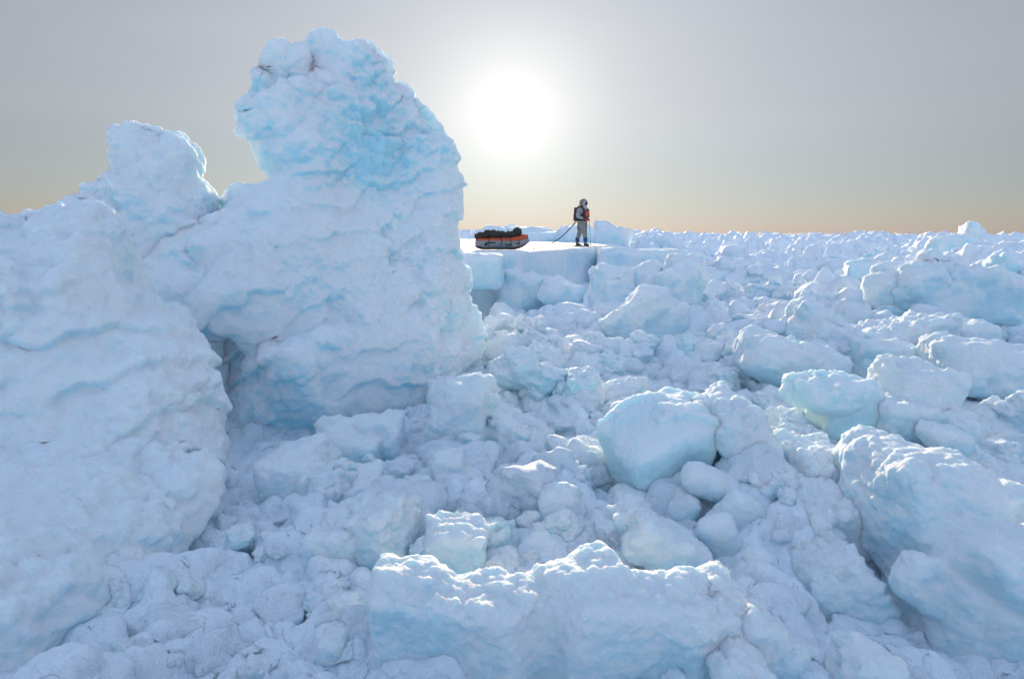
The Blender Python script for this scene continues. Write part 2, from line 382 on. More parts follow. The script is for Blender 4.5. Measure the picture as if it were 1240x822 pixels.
def domes(x, y, cell, seed, height, fill=0.75, sharp=0.45):
    """a scatter of tilted, broken, rounded lumps; highest one wins"""
    q = np.stack([x, y], -1) / cell; b = np.floor(q).astype(np.int32); out = np.zeros(x.shape, f4)
    with np.errstate(over='ignore'):
        for i in (-1, 0, 1):
            for j in (-1, 0, 1):
                ix, iy = b[..., 0] + i, b[..., 1] + j; z = np.full_like(ix, seed)
                h = _hash(ix, iy, z, 1); h2 = _hash(ix, iy, z, 2)
                J = _J[h]; K = _J[h2]
                dx = q[..., 0] - ix - J[..., 0]; dy = q[..., 1] - iy - J[..., 1]
                th = K[..., 0] * 6.28; c, s = np.cos(th), np.sin(th); sx = 0.42 + 0.4 * K[..., 1]; sy = sx * (0.5 + 0.5 * K[..., 2])
                u = (c * dx + s * dy) / sx; v = (-s * dx + c * dy) / sy
                r = (np.abs(u) ** 3 + np.abs(v) ** 3) ** (1 / 3)
                H = (0.25 + 0.75 * J[..., 2]) * (K[..., 1] * 0.5 + 0.6)
                val = H * (1 - sstep(1 - sharp, 1.05, r)) * (1 + 0.35 * u * (K[..., 2] * 2 - 1))
                val = np.where(K[..., 2] < fill, val, 0)
                out = np.maximum(out, val)
    return out * height
# footprint and dip under the flat floe
def ground(x, y, detail=True):
    x = x.astype(f4); y = y.astype(f4); rr = np.sqrt(x * x + y * y)
    p3 = np.stack([x.ravel(), y.ravel(), np.zeros(x.size, f4)], 1)
    wx = fbm(p3, 0.5, 3, 3).reshape(x.shape) * 0.16; wy = fbm(p3 + 50, 0.5, 3, 4).reshape(x.shape) * 0.16
    z = macro(x, y)
    roll_ = fbm(p3 + 9, 7.0, 3, 20).reshape(x.shape)
    farA = sstep(9, 40, rr)
    z = z + roll_ * (0.25 + 0.5 * farA)
    xw, yw = x + wx, y + wy
    k = 0.6 + 0.4 * sstep(3, 12, rr)
    z = z - 0.20
    z = z + domes(xw * 0.8, yw * 0.8, 2.6, 5, 0.75 + 0.55 * sstep(25, 60, rr) + 0.6 * sstep(60, 100, rr), 0.55) * sstep(6, 16, rr)
    z = z + domes(xw, yw, 1.15, 6, 0.42, 0.75, 0.7) * k
    z = z + domes(xw, yw, 0.55, 7, 0.27, 0.85, 0.6) * k
    if detail:
        z = z + domes(xw, yw, 0.26, 8, 0.12, 0.8, 0.7)
        z = z + fbm(p3, 0.12, 3, 30).reshape(x.shape) * 0.03
    # hollow the ground beneath and in front of the flat floe
    fl = sstep(-5.5, -3.5, x) * (1 - sstep(5.0, 6.5, x)) * sstep(13, 16, y) * (1 - sstep(42, 48, y))
    z = z * (1 - fl) + np.minimum(z, 0.72 + 0.3 * (z - 0.72)) * fl
    return z
def build_ground():
    nr, na = 1500, 1150
    r = np.exp(np.linspace(math.log(1.35), math.log(5000), nr)); a = np.linspace(-1.0, 1.0, na) * R(47)
    # denser near rows out to 60 m
    r = np.concatenate([np.exp(np.linspace(math.log(1.35), math.log(70), 1250)), np.exp(np.linspace(math.log(70), math.log(420), 330))[1:], np.exp(np.linspace(math.log(420), math.log(6000), 120))[1:]])
    Rg, Ag = np.meshgrid(r, a, indexing='ij'); X = Rg * np.sin(Ag); Y = Rg * np.cos(Ag)
    Z = ground(X, Y); V = np.stack([X, Y, Z], -1).reshape(-1, 3).astype(f4)
    nr = len(r); idx = np.arange(nr * na).reshape(nr, na)
    Q = np.stack([idx[:-1, :-1], idx[:-1, 1:], idx[1:, 1:], idx[1:, :-1]], -1).reshape(-1, 4)[:, ::-1]
    m = int(np.searchsorted(r, 22)) * na; Vn = V[:m]; Qn = Q[:(m // na - 1) * (na - 1)]
    rr = np.linalg.norm(Vn[:, :2], axis=1); fade = 1 - sstep(15, 21, rr)
    n = vnormals(Vn, Qn); n[n[:, 2] < 0] *= -1
    q = Vn + np.stack([fbm(Vn + 9 * j, 0.3, 2, 90 + j) for j in range(3)], 1) * 0.10
    Vn = Vn + n * (fade * (0.12 * (0.4 - lumps(q, 0.33, 61)) + 0.07 * (0.4 - lumps(q, 0.155, 62))))[:, None]
    n = vnormals(Vn, Qn); k7 = np.linalg.norm(Vn[:, :2], axis=1) < 9
    d = np.zeros(len(Vn), f4); d[k7] = 0.03 * (0.4 - lumps(q[k7], 0.07, 63)) + 0.012 * (0.4 - lumps(q[k7], 0.03, 64))
    V[:m] = fill_creases(Vn + n * d[:, None], Qn, 3)
    o = link('ice_field_ground', make_mesh('ice_field_ground', V, Q), MAT_FIELD); tag(o, kind='structure')
    # the rest of the circle, coarser
    r2 = np.exp(np.linspace(math.log(0.05), math.log(6000), 240)); a2 = np.linspace(R(46.9), R(360 - 46.9), 500)
    Rg, Ag = np.meshgrid(r2, a2, indexing='ij'); X = Rg * np.sin(Ag); Y = Rg * np.cos(Ag)
    Z = ground(X, Y, False); Z = np.where(Rg < 1.8, np.minimum(Z, 0.9), Z)
    nr, na = Z.shape; idx = np.arange(nr * na).reshape(nr, na); Q = np.stack([idx[:-1, :-1], idx[:-1, 1:], idx[1:, 1:], idx[1:, :-1]], -1).reshape(-1, 4)[:, ::-1]
    o = link('snow_ground', make_mesh('snow_ground', np.stack([X, Y, Z], -1).reshape(-1, 3), Q), MAT_FIELD); tag(o, kind='structure')
build_ground()
print('ground', round(time.time() - _T0, 1))

# ------------------------------------------------------------------ the great formations on the left
def put(name, V, Q, mat, label, cat, group=None, base=None):
    c = V.mean(0) if base is None else np.array(base); c = np.array((c[0], c[1], V[:, 2].min())) if base is None else c
    o = link(name, make_mesh(name, V - c.astype(f4), Q), mat, loc=tuple(float(v) for v in c)); tag(o, label, cat, group); return o

TOWER = [(150,300),(205,268),(240,262),(265,253),(274,232),(300,226),(322,214),(310,192),(302,165),(293,138),(302,120),(325,106),(334,92),(350,91),(368,92),(381,84),
 (378,60),(383,48),(400,48),(412,57),(430,64),(446,62),(466,56),(478,76),(484,98),(500,98),(512,120),(530,136),(545,156),(558,178),(557,202),(563,226),(556,250),(550,275),
 (549,300),(556,330),(560,360),(562,400),(555,440),(540,640),(60,700),(60,400)]
tA, tB = at(290, 400, 8.0), at(560, 350, 9.6)
def tT(a, z): return 1.05 - 0.62 * sstep(1.6, 4.4, z)
def tS(a, z): return -0.10 * np.clip(z - 2.0, -2, 4) + 0.20 * np.sin(a * 1.1 + z * 0.5) + 0.10 * np.sin(a * 2.3 - z * 1.7)
tower = Prism(tA, tB, TOWER, tT, tS, r=0.9)
hole = Chip(at(235, 470, 6.8), (0.48, 0.6, 0.55), (20, 0, 10), 0.6, 0)
V, Q = solid([tower, Chip(at(347, 76, 8.35), (0.19, 0.16, 0.13), (20, 10, 10), 0.8, 3, 5), Chip(at(352, 92, 8.4), (0.10, 0.1, 0.12), (0, 0, 0), 0.8, 0),
              Chip(at(398, 66, 8.8), (0.16, 0.2, 0.12), (10, 10, 20), 0.1, 5, 21), Chip(at(430, 72, 8.9), (0.12, 0.2, 0.10), (30, 0, 0), 0.1, 5, 23), Chip(at(324, 118, 8.3), (0.15, 0.2, 0.12), (0, 0, 30), 0.1, 5, 25), Chip(at(306, 142, 8.2), (0.14, 0.2, 0.13), (0, 30, 10), 0.1, 5, 26),
              Chip(at(470, 430, 7.9), (1.5, 0.3, 0.45), (52, -10, -8), 0.6, 3, 9)], 0.032, 0.18, [(hole, 0.3)])
V, Q = weather(V, Q, 1.6, 3, 0.035, 0.17, 0.42, 0.035, lambda V: 0.30 + 0.5 * sstep(3.6, 4.6, V[:, 2]), 0.12, sub=1)
V_BASE = np.array((*V.mean(0)[:2], V[:, 2].min()))
GLOW_PATCH = [(tuple(float(q) for q in at(455, 185, 8.6) - V_BASE), 1.0, 0.50), (tuple(float(q) for q in at(400, 215, 8.6) - V_BASE), 0.7, 0.45), (tuple(float(q) for q in at(430, 110, 8.9) - V_BASE), 0.5, 0.4)]  # backlit glow of the thin ice, painted as cyan spots in its colour
mt = snow_material('tower_ice', ice=(0.48, 0.81, 0.92), ice_amount=0.44, rad=0.30, glow_patches=GLOW_PATCH)
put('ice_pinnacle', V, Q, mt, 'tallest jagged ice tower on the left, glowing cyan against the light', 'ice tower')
print('tower', len(V), round(time.time() - _T0, 1))

PEAK = [(20,300),(80,262),(106,246),(126,226),(139,215),(143,190),(152,172),(165,165),(186,160),(202,165),(216,166),(236,180),(245,196),(244,215),(254,234),(262,256),(275,300),(300,520),(0,520)]
V, Q = solid([Prism(at(100, 300, 7.4), at(262, 300, 7.9), PEAK, lambda a, z: 0.75 - 0.08 * np.clip(z - 1.5, 0, 3) + 0 * a, None, 0.9)], 0.03, 0.1)
mt2 = snow_material('peak_ice', ice_amount=0.46, rad=0.15)
V, Q = weather(V, Q, 1.3, 8, 0.04, 0.18, 0.36, 0.03, 0.5, 0.03, sub=1)
put('ice_peak', V, Q, mt2, 'rounded ice peak just left of the tallest tower, behind the big left mound', 'ice peak')

MOUND = [(-260,300),(-120,262),(-40,250),(0,268),(20,276),(34,280),(45,270),(60,263),(85,262),(112,256),(140,275),(160,310),(172,345),(184,366),(215,385),(238,415),(254,446),(262,480),(266,510),(272,532),(262,556),(258,585),(235,600),(200,640),(120,680),(0,720),(-260,760)]
BANK = [(-260,560),(0,560),(120,540),(240,570),(225,610),(190,655),(130,690),(90,735),(50,785),(20,822),(-40,860),(-260,900)]
mound = Prism(at(0, 400, 4.7), at(265, 500, 5.3), MOUND, lambda a, z: 0.85 + 0 * a, lambda a, z: 0.22 * np.clip(2.0 - z, -1.2, 0.8), 0.8)
bank = Prism(at(0, 640, 3.6), at(240, 600, 4.4), BANK, lambda a, z: 0.40 + 0 * a, lambda a, z: 0.40 * (1.4 - z) - 0.1, 0.9)
bank2 = [Chip(at(-60, 750, 2.9), (0.62, 0.55, 0.34), (-20, 10, 20), 0.7, 2, 3), Chip(at(45, 690, 3.4), (0.52, 0.5, 0.34), (-20, 10, 25), 0.7, 2, 4), Chip(at(130, 640, 4.0), (0.48, 0.45, 0.34), (-15, 5, 25), 0.7, 2, 5)]
V, Q = solid([mound, bank] + bank2, 0.03, 0.16)
V, Q = weather(V, Q, 1.6, 14, 0.07, 0.11, 0.36, 0.03, 0.5, 0.14, sub=1)
put('ice_mound', V, Q, snow_material('mound_snow', ice_amount=0.42, rad=0.04), 'huge smooth snow-covered ice mound filling the left edge of the view', 'ice mound')
print('mound', round(time.time() - _T0, 1))

# ------------------------------------------------------------------ the flat floe the traveller stands on
ZT = 2.06
def flo(px, D): p = at(px, 300, D); return (p[0], p[1])
MAT_FLOE = snow_material('floe_snow', ice_amount=0.50, rad=0.06)
pts = [flo(430, 17.2), flo(560, 17.4), flo(628, 18.6), flo(660, 20.8), flo(690, 23.2), flo(719, 25.4), flo(728, 27.5), flo(748, 34), flo(770, 44), flo(600, 52), flo(360, 44), flo(330, 24)]
V, Q = solid([Slab(pts, 0.2, ZT, 0.05)], 0.07, 0.05, zmin=0.1)
V, Q = weather(V, Q, 1.5, 21, 0.06, 0.05, 0.5, 0.02, 1.0, 0.07, sub=0)
top = V[:, 2] > ZT - 0.12
V[top, 2] = ZT + (V[top, 2] - ZT) * 0.25 + fbm(V[top], 2.2, 3, 77) * 0.03
put('ice_floe', V, Q, MAT_FLOE, 'long flat-topped ice floe with sheer front face, under the sled and skier', 'ice floe')
HERO = []
def hero(name, label, cat, prims, voxel_px=2.6, mat=None, sub=1, **kw):
    """prims: (px, py, distance, half width px, half depth m, half height px, yaw, pitch, roll)"""
    ch = []; Dm = np.mean([p[2] for p in prims]); seed = len(HERO) * 5 + 2
    for i, p in enumerate(prims):
        px, py, D, wp, dep, hp = p[:6]; rot = p[6:9] if len(p) > 6 else (0, 0, 0)
        ch.append(Chip(at(px, py, D), (wp * D / FPX, dep, hp * D / FPX), rot, kw.get('r', 0.28), kw.get('cuts', 7), seed + i, kw.get('cut', 0.82)))
    size = max(max(c.h) for c in ch)
    V, Q = solid(ch, max(voxel_px * 2 * Dm / FPX, size / 60), kw.get('k', 0.12) * size, zmin=-1)
    V, Q = weather(V, Q, size, seed, kw.get('warp', 0.15), kw.get('lump', 0.19) * size, kw.get('ls', 0.42) * size, kw.get('fine', 0.022) * size ** 0.5, kw.get('side', 0.3), kw.get('strata', 0.02) * size, sub=sub)
    o = put(name, V, Q, mat or MAT_BLOCK, label, cat); HERO.append(o); return o
B = 'ice block'
# around the floe
hero('ice_block', 'square ledge of ice against the left end of the flat floe', B, [(572, 328, 16.6, 37, 0.8, 20, 0, 0, 0)], r=0.15, cuts=2, cut=0.95, warp=0.06, lump=0.05)
hero('ice_slab', 'low straight-sided slab at the right end of the flat floe', 'ice slab', [(775, 317, 25, 50, 1.2, 15, -8, 0, 1)], r=0.15, cuts=2, cut=0.97, warp=0.05, lump=0.04)
hero('ice_block', 'pale rounded ice boulder directly below the floe face', B, [(637, 357, 18.0, 33, 0.5, 24, 10, 0, 8)])
hero('ice_block', 'low wedge-shaped ice boulder below the floe, right of the pale rounded one', B, [(680, 356, 17.5, 27, 0.5, 14, -10, 0, 14)])
hero('ice_block', 'domed ice boulder with cyan edge below the right end of the floe', B, [(740, 352, 17, 25, 0.6, 28, 0, 0, 8), (752, 360, 16.6, 22, 0.5, 20, 0, 0, 0)])
hero('ice_block', 'lumpy ice block leaning behind the long tilted block', B, [(785, 342, 16.5, 16, 0.4, 22, 0, 0, -12), (800, 350, 16.3, 26, 0.4, 15, 0, 0, 0)])
hero('ice_block', 'tall rounded ice block standing highest right of the floe', B, [(828, 338, 16, 24, 0.5, 28, 0, 0, 20), (818, 350, 15.6, 22, 0.4, 22, 0, 0, 0), (842, 322, 16, 10, 0.3, 12, 0, 0, 0)])
hero('ice_block', 'long tilted ice block rising to the right below the floe', B, [(770, 380, 13.2, 44, 0.4, 17, 0, 0, -38), (795, 392, 13.3, 36, 0.4, 20, 0, 0, -10)])
hero('ice_block', 'oval boulder lying in the hollow left below the floe', B, [(612, 388, 14.4, 24, 0.4, 13, 0, 0, 30)], r=0.8)
hero('ice_block', 'flat-faced angular boulder alone among small rubble in the hollow', B, [(749, 440, 10.5, 17, 0.25, 16, 20, 0, 25)], r=0.2, cuts=7, lump=0.05)
# skyline
hero('snow_hummock', 'low rounded snow ridge on the skyline behind the sled', 'snow hummock', [(628, 288, 46, 44, 2, 12, 0, 0, 2), (600, 290, 45, 20, 1.5, 8, 0, 0, 0)], r=0.9, cuts=2, lump=0.05, warp=0.1)
hero('snow_hummock', 'low rounded snow ridge on the skyline behind the tow rope', 'snow hummock', [(662, 290, 44, 34, 2, 9, 0, 0, -4)], r=0.9, cuts=2, lump=0.05, warp=0.1)
hero('snow_hummock', 'smooth snow ridge on the skyline right behind the skier', 'snow hummock', [(696, 287, 42, 22, 2, 13, 0, 0, -8), (716, 291, 42, 22, 2, 9, 0, 0, 8)], r=0.9, cuts=2, lump=0.06, warp=0.1)
hero('ice_block', 'pointed ice heap on the skyline just right of the skier', B, [(731, 281, 36, 10, 0.5, 12, 0, 0, 0), (742, 290, 36, 22, 0.7, 14, 0, 0, 10)])
hero('ice_block', 'jagged ice horn sticking up from the skyline at far right', B, [(1172, 288, 42, 9, 0.6, 20, 0, 0, 20), (1150, 298, 42, 28, 0.8, 11, 0, 0, -6)])
hero('ice_block', 'broad clear cyan slab lying low in the right distance', B, [(1068, 330, 24, 46, 0.6, 13, 0, 0, 2)], mat=MAT_CYAN, r=0.4, lump=0.06)
hero('ice_block', 'round white hump in front of the broad cyan slab', B, [(1080, 353, 14.5, 30, 0.5, 26, 0, 0, -8)], r=0.7)
hero('ice_block', 'wide snow-topped ice block right of the round white hump', B, [(1155, 360, 14.2, 75, 0.7, 24, 0, 0, 3), (1128, 338, 14.5, 14, 0.4, 16), (1180, 340, 14.5, 30, 0.5, 12)], k=0.2, lump=0.22)
hero('ice_block', 'pale cyan domed block at the right edge below the skyline', B, [(1228, 325, 24, 30, 0.8, 17, 0, 0, -4)], mat=MAT_CYAN, r=0.7)
# middle right
hero('ice_block', 'large white triangular block left of the long low drift', B, [(985, 402, 11.5, 30, 0.5, 28, 0, 0, 30), (1000, 418, 11.3, 30, 0.5, 22, 0, 0, 30)], cuts=3)
hero('ice_block', 'smooth lens-shaped block sloping down right in the middle distance', B, [(955, 440, 9.6, 62, 0.5, 24, 0, 0, 18)], r=0.8)
hero('ice_block', 'long snow-crusted drift block in the middle right', B, [(1085, 415, 11, 58, 0.7, 24, 0, 0, -16), (1065, 440, 10, 35, 0.5, 26)], ls=0.2, lump=0.12)
hero('ice_block', 'rounded ice boulder perched at the right end of the long drift block', B, [(1165, 415, 11, 28, 0.4, 24, 0, 0, 0), (1186, 408, 11, 14, 0.3, 16)])
hero('ice_block', 'broad low block at the right edge of the middle ground', B, [(1195, 450, 9, 62, 0.7, 32, 0, 0, 8)], r=0.6)
hero('ice_block', 'flat-capped mushroom-like block in the middle right', B, [(1008, 478, 7.0, 46, 0.4, 19, 10, 0, 2), (1030, 505, 7.0, 42, 0.35, 26, 0, 0, 14)], r=0.6, mat=MAT_CYAN, ice=0.7)
hero('ice_block', 'craggy crusted block right of the flat-capped one', B, [(1105, 478, 7.0, 38, 0.4, 38, 0, 0, 14), (1085, 510, 6.8, 34, 0.4, 28), (1125, 520, 6.8, 34, 0.4, 26)], lump=0.2)
hero('ice_block', 'small oval boulder above the big smooth dome at right', B, [(1142, 532, 6.2, 29, 0.22, 16, 0, 0, 10)], r=0.9, lump=0.08)
# centre and foreground
hero('ice_block', 'biggest block in the centre with a pale cyan face and snowy top', B, [(790, 545, 5.0, 54, 0.36, 50, 24, 14, -16), (826, 515, 5.1, 38, 0.36, 32, -10, 0, 12), (850, 545, 5.15, 26, 0.3, 40, 0, 0, -10)], r=0.28, cuts=4, mat=MAT_CYAN, lump=0.11, warp=0.14, side=0.15)
hero('ice_block', 'steep snow-crusted block falling away right of the biggest centre block', B, [(900, 545, 5.0, 30, 0.35, 72, 0, 0, -32), (935, 600, 4.7, 28, 0.35, 60, 0, 0, -30)], r=0.4)
hero('ice_slab', 'smooth leaf-shaped slab on edge beneath the biggest centre block', 'ice slab', [(872, 590, 4.5, 54, 0.12, 18, 0, 20, 24)], r=0.95, lump=0.035, cuts=0, warp=0.05)
hero('ice_slab', 'upright shell-shaped slab below the leaf-shaped slab', 'ice slab', [(900, 636, 4.3, 46, 0.10, 36, 10, 15, 38)], r=0.7, lump=0.04, cuts=2, warp=0.06)
hero('ice_slab', 'narrow pointed slab standing right of the twisted crusted block', 'ice slab', [(876, 664, 4.05, 24, 0.09, 50, 0, 10, -24)], r=0.9, lump=0.035, cuts=1, warp=0.06)
hero('ice_slab', 'small upright tooth of ice below the shell-shaped slab', 'ice slab', [(920, 696, 3.75, 20, 0.09, 38, 0, 0, -12)], r=0.9, lump=0.035, cuts=1, warp=0.06)
hero('ice_block', 'small rounded wedge tucked under the biggest centre block', B, [(822, 622, 4.5, 24, 0.15, 34, 0, 0, 12), (790, 608, 4.7, 55, 0.2, 20)], r=0.8, lump=0.05)
hero('ice_block', 'twisted snow-crusted block lying below the biggest centre block', B, [(768, 632, 4.1, 26, 0.14, 20, 0, 0, 48), (805, 665, 3.9, 52, 0.2, 26, 0, 0, 26)], lump=0.16, ls=0.35)
hero('ice_block', 'huge flat-faced block cut off by the bottom edge of the view', B, [(545, 802, 2.72, 98, 0.15, 114, -8, 8, 1), (660, 806, 2.76, 90, 0.13, 108, 0, 8, -2), (760, 806, 2.7, 84, 0.15, 114, 6, 8, 2), (500, 704, 2.8, 40, 0.10, 16, 0, 0, 4), (700, 706, 2.78, 46, 0.11, 20, 10, 0, -5), (845, 790, 2.75, 40, 0.15, 80, 20, 8, -10)], r=0.35, cuts=2, cut=1.0, warp=0.12, lump=0.13, ls=0.36, side=0.12, k=0.3)
hero('ice_block', 'rounded snow knob on the right shoulder of the bottom edge block', B, [(858, 718, 2.9, 32, 0.14, 34, 0, 0, -20), (872, 760, 2.85, 34, 0.14, 50, 0, 0, -10)], r=0.7)
hero('ice_slab', 'crusted slab leaning right beside the rounded snow knob', 'ice slab', [(920, 778, 2.8, 58, 0.14, 30, 0, 0, 42)], r=0.6)
hero('ice_slab', 'darker crusted slab at the bottom edge beneath the leaning slab', 'ice slab', [(900, 815, 2.55, 52, 0.14, 26, 0, 0, 40)], r=0.6)
hero('ice_block', 'small rounded block at the bottom edge right of the leaning slabs', B, [(1045, 815, 2.7, 36, 0.16, 34, 0, 0, 20)], r=0.6)
hero('ice_block', 'big smooth dome of ice at the right edge, its side running down left', B, [(1102, 618, 4.1, 74, 0.42, 78, 0, 0, 16), (1200, 735, 3.6, 112, 0.42, 118, 0, 0, 18), (1082, 572, 4.3, 50, 0.4, 34, 0, 0, 6), (1135, 640, 3.75, 34, 0.14, 26, 0, 0, 12), (1210, 690, 3.3, 40, 0.2, 24, 0, 0, 24), (1120, 705, 3.45, 28, 0.12, 34, 0, 0, 28)], r=0.6, lump=0.08, warp=0.16, k=0.16, side=0.3, ls=0.36)
hero('ice_block', 'crusted shoulder block on the right edge beyond the smooth dome', B, [(1215, 620, 4.4, 56, 0.35, 34, 0, 0, 22)], r=0.5)
hero('ice_block', 'broken ridge block leading down between the centre blocks and the dome', B, [(1000, 640, 4.3, 34, 0.3, 62, 0, 0, -26), (985, 570, 4.8, 34, 0.3, 30), (1010, 720, 3.8, 42, 0.3, 60, 0, 0, -24)], lump=0.18, ls=0.3)
hero('ice_block', 'tall knobbly block standing in the centre left of the rubble', B, [(552, 515, 6.3, 36, 0.35, 52, 0, 0, 3), (575, 480, 6.4, 24, 0.3, 22, 0, 0, -16), (605, 530, 6.4, 28, 0.3, 34, 0, 0, 28)], lump=0.15, ls=0.3)
hero('ice_block', 'smooth-topped knobbly block below the tall knobbly one', B, [(545, 572, 5.2, 22, 0.18, 22, 0, 0, 0), (560, 600, 5.0, 34, 0.2, 22)])
hero('ice_block', 'rounded stump of ice in the rubble left of the twisted block', B, [(676, 618, 4.4, 25, 0.15, 32, 0, 0, 0)], r=0.6)
hero('ice_block', 'flat-topped crusted block above the bottom edge block', B, [(553, 660, 3.8, 38, 0.18, 26, 0, 0, 2)], r=0.3)
hero('ice_block', 'knobbly heap with a sunlit crust left of the flat-topped crusted block', B, [(450, 645, 3.9, 46, 0.22, 34, 0, 0, -12), (405, 665, 3.8, 30, 0.2, 30), (485, 625, 4.1, 20, 0.15, 20)], lump=0.22, ls=0.28)
hero('ice_block', 'peaked shaded block on the rubble slope below the tower', B, [(365, 575, 4.9, 36, 0.3, 34, 0, 0, -14), (420, 590, 4.8, 50, 0.25, 18, 0, 0, 4)], cuts=4)
hero('ice_block', 'shaded block hard against the foot of the tower', B, [(425, 540, 6.0, 40, 0.35, 30, 0, 0, 6), (462, 530, 6.1, 24, 0.25, 26)])
hero('ice_block', 'small sunlit snow lump left of the bottom edge block', B, [(408, 785, 2.75, 22, 0.10, 24, 0, 0, 0)], r=0.6)
print('heroes', round(time.time() - _T0, 1))

# ------------------------------------------------------------------ countable rubble: copies of a dozen broken blocks
rng = np.random.RandomState(42)
protos = []
for i in range(14):
    g = np.random.RandomState(100 + i)
    ch = [Chip((0, 0, 0), (0.5, 0.5 * g.uniform(0.5, 0.95), 0.5 * g.uniform(0.45, 0.9)), g.uniform(-30, 30, 3), g.uniform(0.3, 0.7), 5, i)]
    for j in range(g.randint(0, 4)):
        ch.append(Chip(g.normal(size=3) * 0.26, np.array((0.3, 0.26, 0.24)) * g.uniform(0.6, 1.1), g.uniform(-60, 60, 3), 0.6, 3, i * 7 + j))
    V, Q = solid(ch, 0.035, 0.07, zmin=-9)
    V, Q = weather(V, Q, 0.5, 40 + i, 0.2, 0.11, 0.22, 0.014, 0.5, sub=1)
    protos.append(make_mesh('ice_chunk', V, Q)); protos[-1].materials.append(MAT_CHUNK_CLEAR if i % 7 == 2 else MAT_CHUNK)
regions = [  # px range, distance range, size range, count, label, group
    ((300, 560), (3.0, 5.6), (0.16, 0.34), 22, 'shaded snow-crusted ice lump on the slope below the tower', 'shaded lumps on the slope below the tower'),
    ((80, 330), (2.4, 4.2), (0.12, 0.26), 16, 'soft shaded ice lump beside the crevice under the left mound', 'shaded lumps beside the crevice'),
    ((500, 740), (3.6, 6.4), (0.14, 0.36), 26, 'sunlit knobbly ice lump in the centre foreground rubble', 'knobbly lumps in the centre foreground'),
    ((480, 760), (7.0, 10.5), (0.30, 0.75), 34, 'knobbly ice block in the belt of rubble behind the centre foreground', 'blocks in the centre rubble belt'),
    ((600, 790), (10.5, 13.0), (0.22, 0.5), 26, 'small rounded ice boulder in the hollow below the floe', 'boulders in the hollow below the floe'),
    ((770, 960), (7.0, 13.5), (0.35, 0.9), 30, 'ice block in the jumble between the hollow and the right-hand field', 'blocks in the jumble right of the hollow'),
    ((930, 1240), (6.0, 12.0), (0.3, 0.9), 30, 'ice block in the nearer part of the right-hand rubble field', 'blocks in the near right-hand field'),
    ((930, 1240), (3.6, 5.8), (0.14, 0.32), 10, 'small ice lump in the trough left of the big smooth dome', 'lumps in the trough beside the dome'),
    ((740, 1240), (13.5, 24), (0.5, 1.4), 46, 'ice block in the farther part of the right-hand rubble field', 'blocks in the far right-hand field'),
    ((740, 1240), (28, 60), (0.7, 1.3), 56, 'distant ice block close under the skyline on the right', 'distant blocks under the skyline'),
]
def put_copies(px, D, S, label, grp):
    p = at(px, 300, D); X, Y = np.array([p[0]]), np.array([p[1]])
    z = float(ground(X[None], Y[None], False)[0, 0]); me = protos[rng.randint(len(protos))]
    o = bpy.data.objects.new('ice_chunk', me); COL.objects.link(o)
    s = S * rng.uniform(0.8, 1.25, 3); s[2] *= 0.85
    if D > 25: z = min(z, float(macro(X, Y)[0]) + 0.35)
    o.scale = s; o.rotation_euler = (rng.uniform(-0.5, 0.5), rng.uniform(-0.5, 0.5), rng.uniform(0, 6.28)); o.location = (float(p[0]), float(p[1]), z + S * (rng.uniform(0.0, 0.22) if D < 25 else rng.uniform(-0.2, 0.05)))
    tag(o, label, 'ice chunk', grp)
for (x0, x1), (d0, d1), (s0, s1), n, lab, grp in regions:
    for i in range(n):
        D = d0 * (d1 / d0) ** rng.rand(); put_copies(rng.uniform(x0, x1), D, s0 * (s1 / s0) ** (rng.rand() ** 1.4), lab, grp)
SHORT = """square ledge at the floe's left end|low slab at the floe's right end|pale boulder below the floe|wedge-shaped boulder below the floe|domed cyan-edged boulder|lumpy leaning block|tall block right of the floe|long tilted block|oval boulder in the hollow|angular flat-faced boulder|ridge behind the sled|ridge behind the tow rope|ridge behind the skier|pointed heap near the skier|jagged horn on the skyline|broad cyan slab|round white hump|wide snow-topped block|pale cyan domed block|white triangular block|lens-shaped block|long snowy drift block|boulder perched on the drift|broad block at the right edge|flat-capped mushroom block|craggy crusted block|small oval boulder above the dome|biggest centre block|steep block beside the biggest one|leaf-shaped slab|shell-shaped slab|narrow pointed slab|upright ice tooth|rounded wedge|twisted crusted block|huge bottom edge block|rounded snow knob|leaning crusted slab|darker crusted slab|rounded block at the bottom edge|big smooth dome|crusted shoulder block|broken ridge block|tall knobbly centre block|smooth-topped knobbly block|rounded stump of ice|flat-topped crusted block|sunlit knobbly heap|peaked shaded block|shaded block at the tower's foot|small sunlit snow lump""".split('|')
def pix(p):
    d = np.array(p) - EYE; k = d @ _F; return 620 + FPX * (d @ _RT) / k, 411 - FPX * (d @ _UP) / k
anchors = [(*pix(h.location), n) for h, n in zip(HERO, SHORT)]
sets = {}
for o in [o for o in COL.objects if o.get('category') == 'ice chunk']:
    x, y = pix(o.location); d, (ax, ay, nm) = min(((math.hypot(x - a[0], (y - a[1]) * 1.6), a) for a in anchors), key=lambda t: t[0])
    side = ('right of' if x > ax else 'left of') if abs(x - ax) > abs(y - ay) * 1.3 else ('beyond' if y < ay else 'in front of')
    pxs = o.scale[0] * FPX / o.location.y; size = 'small' if pxs < 28 else 'mid-sized' if pxs < 52 else 'large'
    sets.setdefault((size, side, nm), []).append((d, o))
for (size, side, nm), L in sets.items():
    L.sort(key=lambda t: t[0])
    words_ = [''] if len(L) == 1 else ['closer', 'farther'] if len(L) == 2 else ['closest', 'second closest', 'third closest', 'fourth closest', 'fifth closest', 'sixth closest', 'seventh closest', 'eighth closest'][:len(L)]
    for k, (d, o) in enumerate(L):
        o['label'] = ((words_[k] + ' ') if k < len(words_) and words_[k] else '' if k < len(words_) else 'outlying ') + size + ' ice chunk ' + side + ' the ' + nm

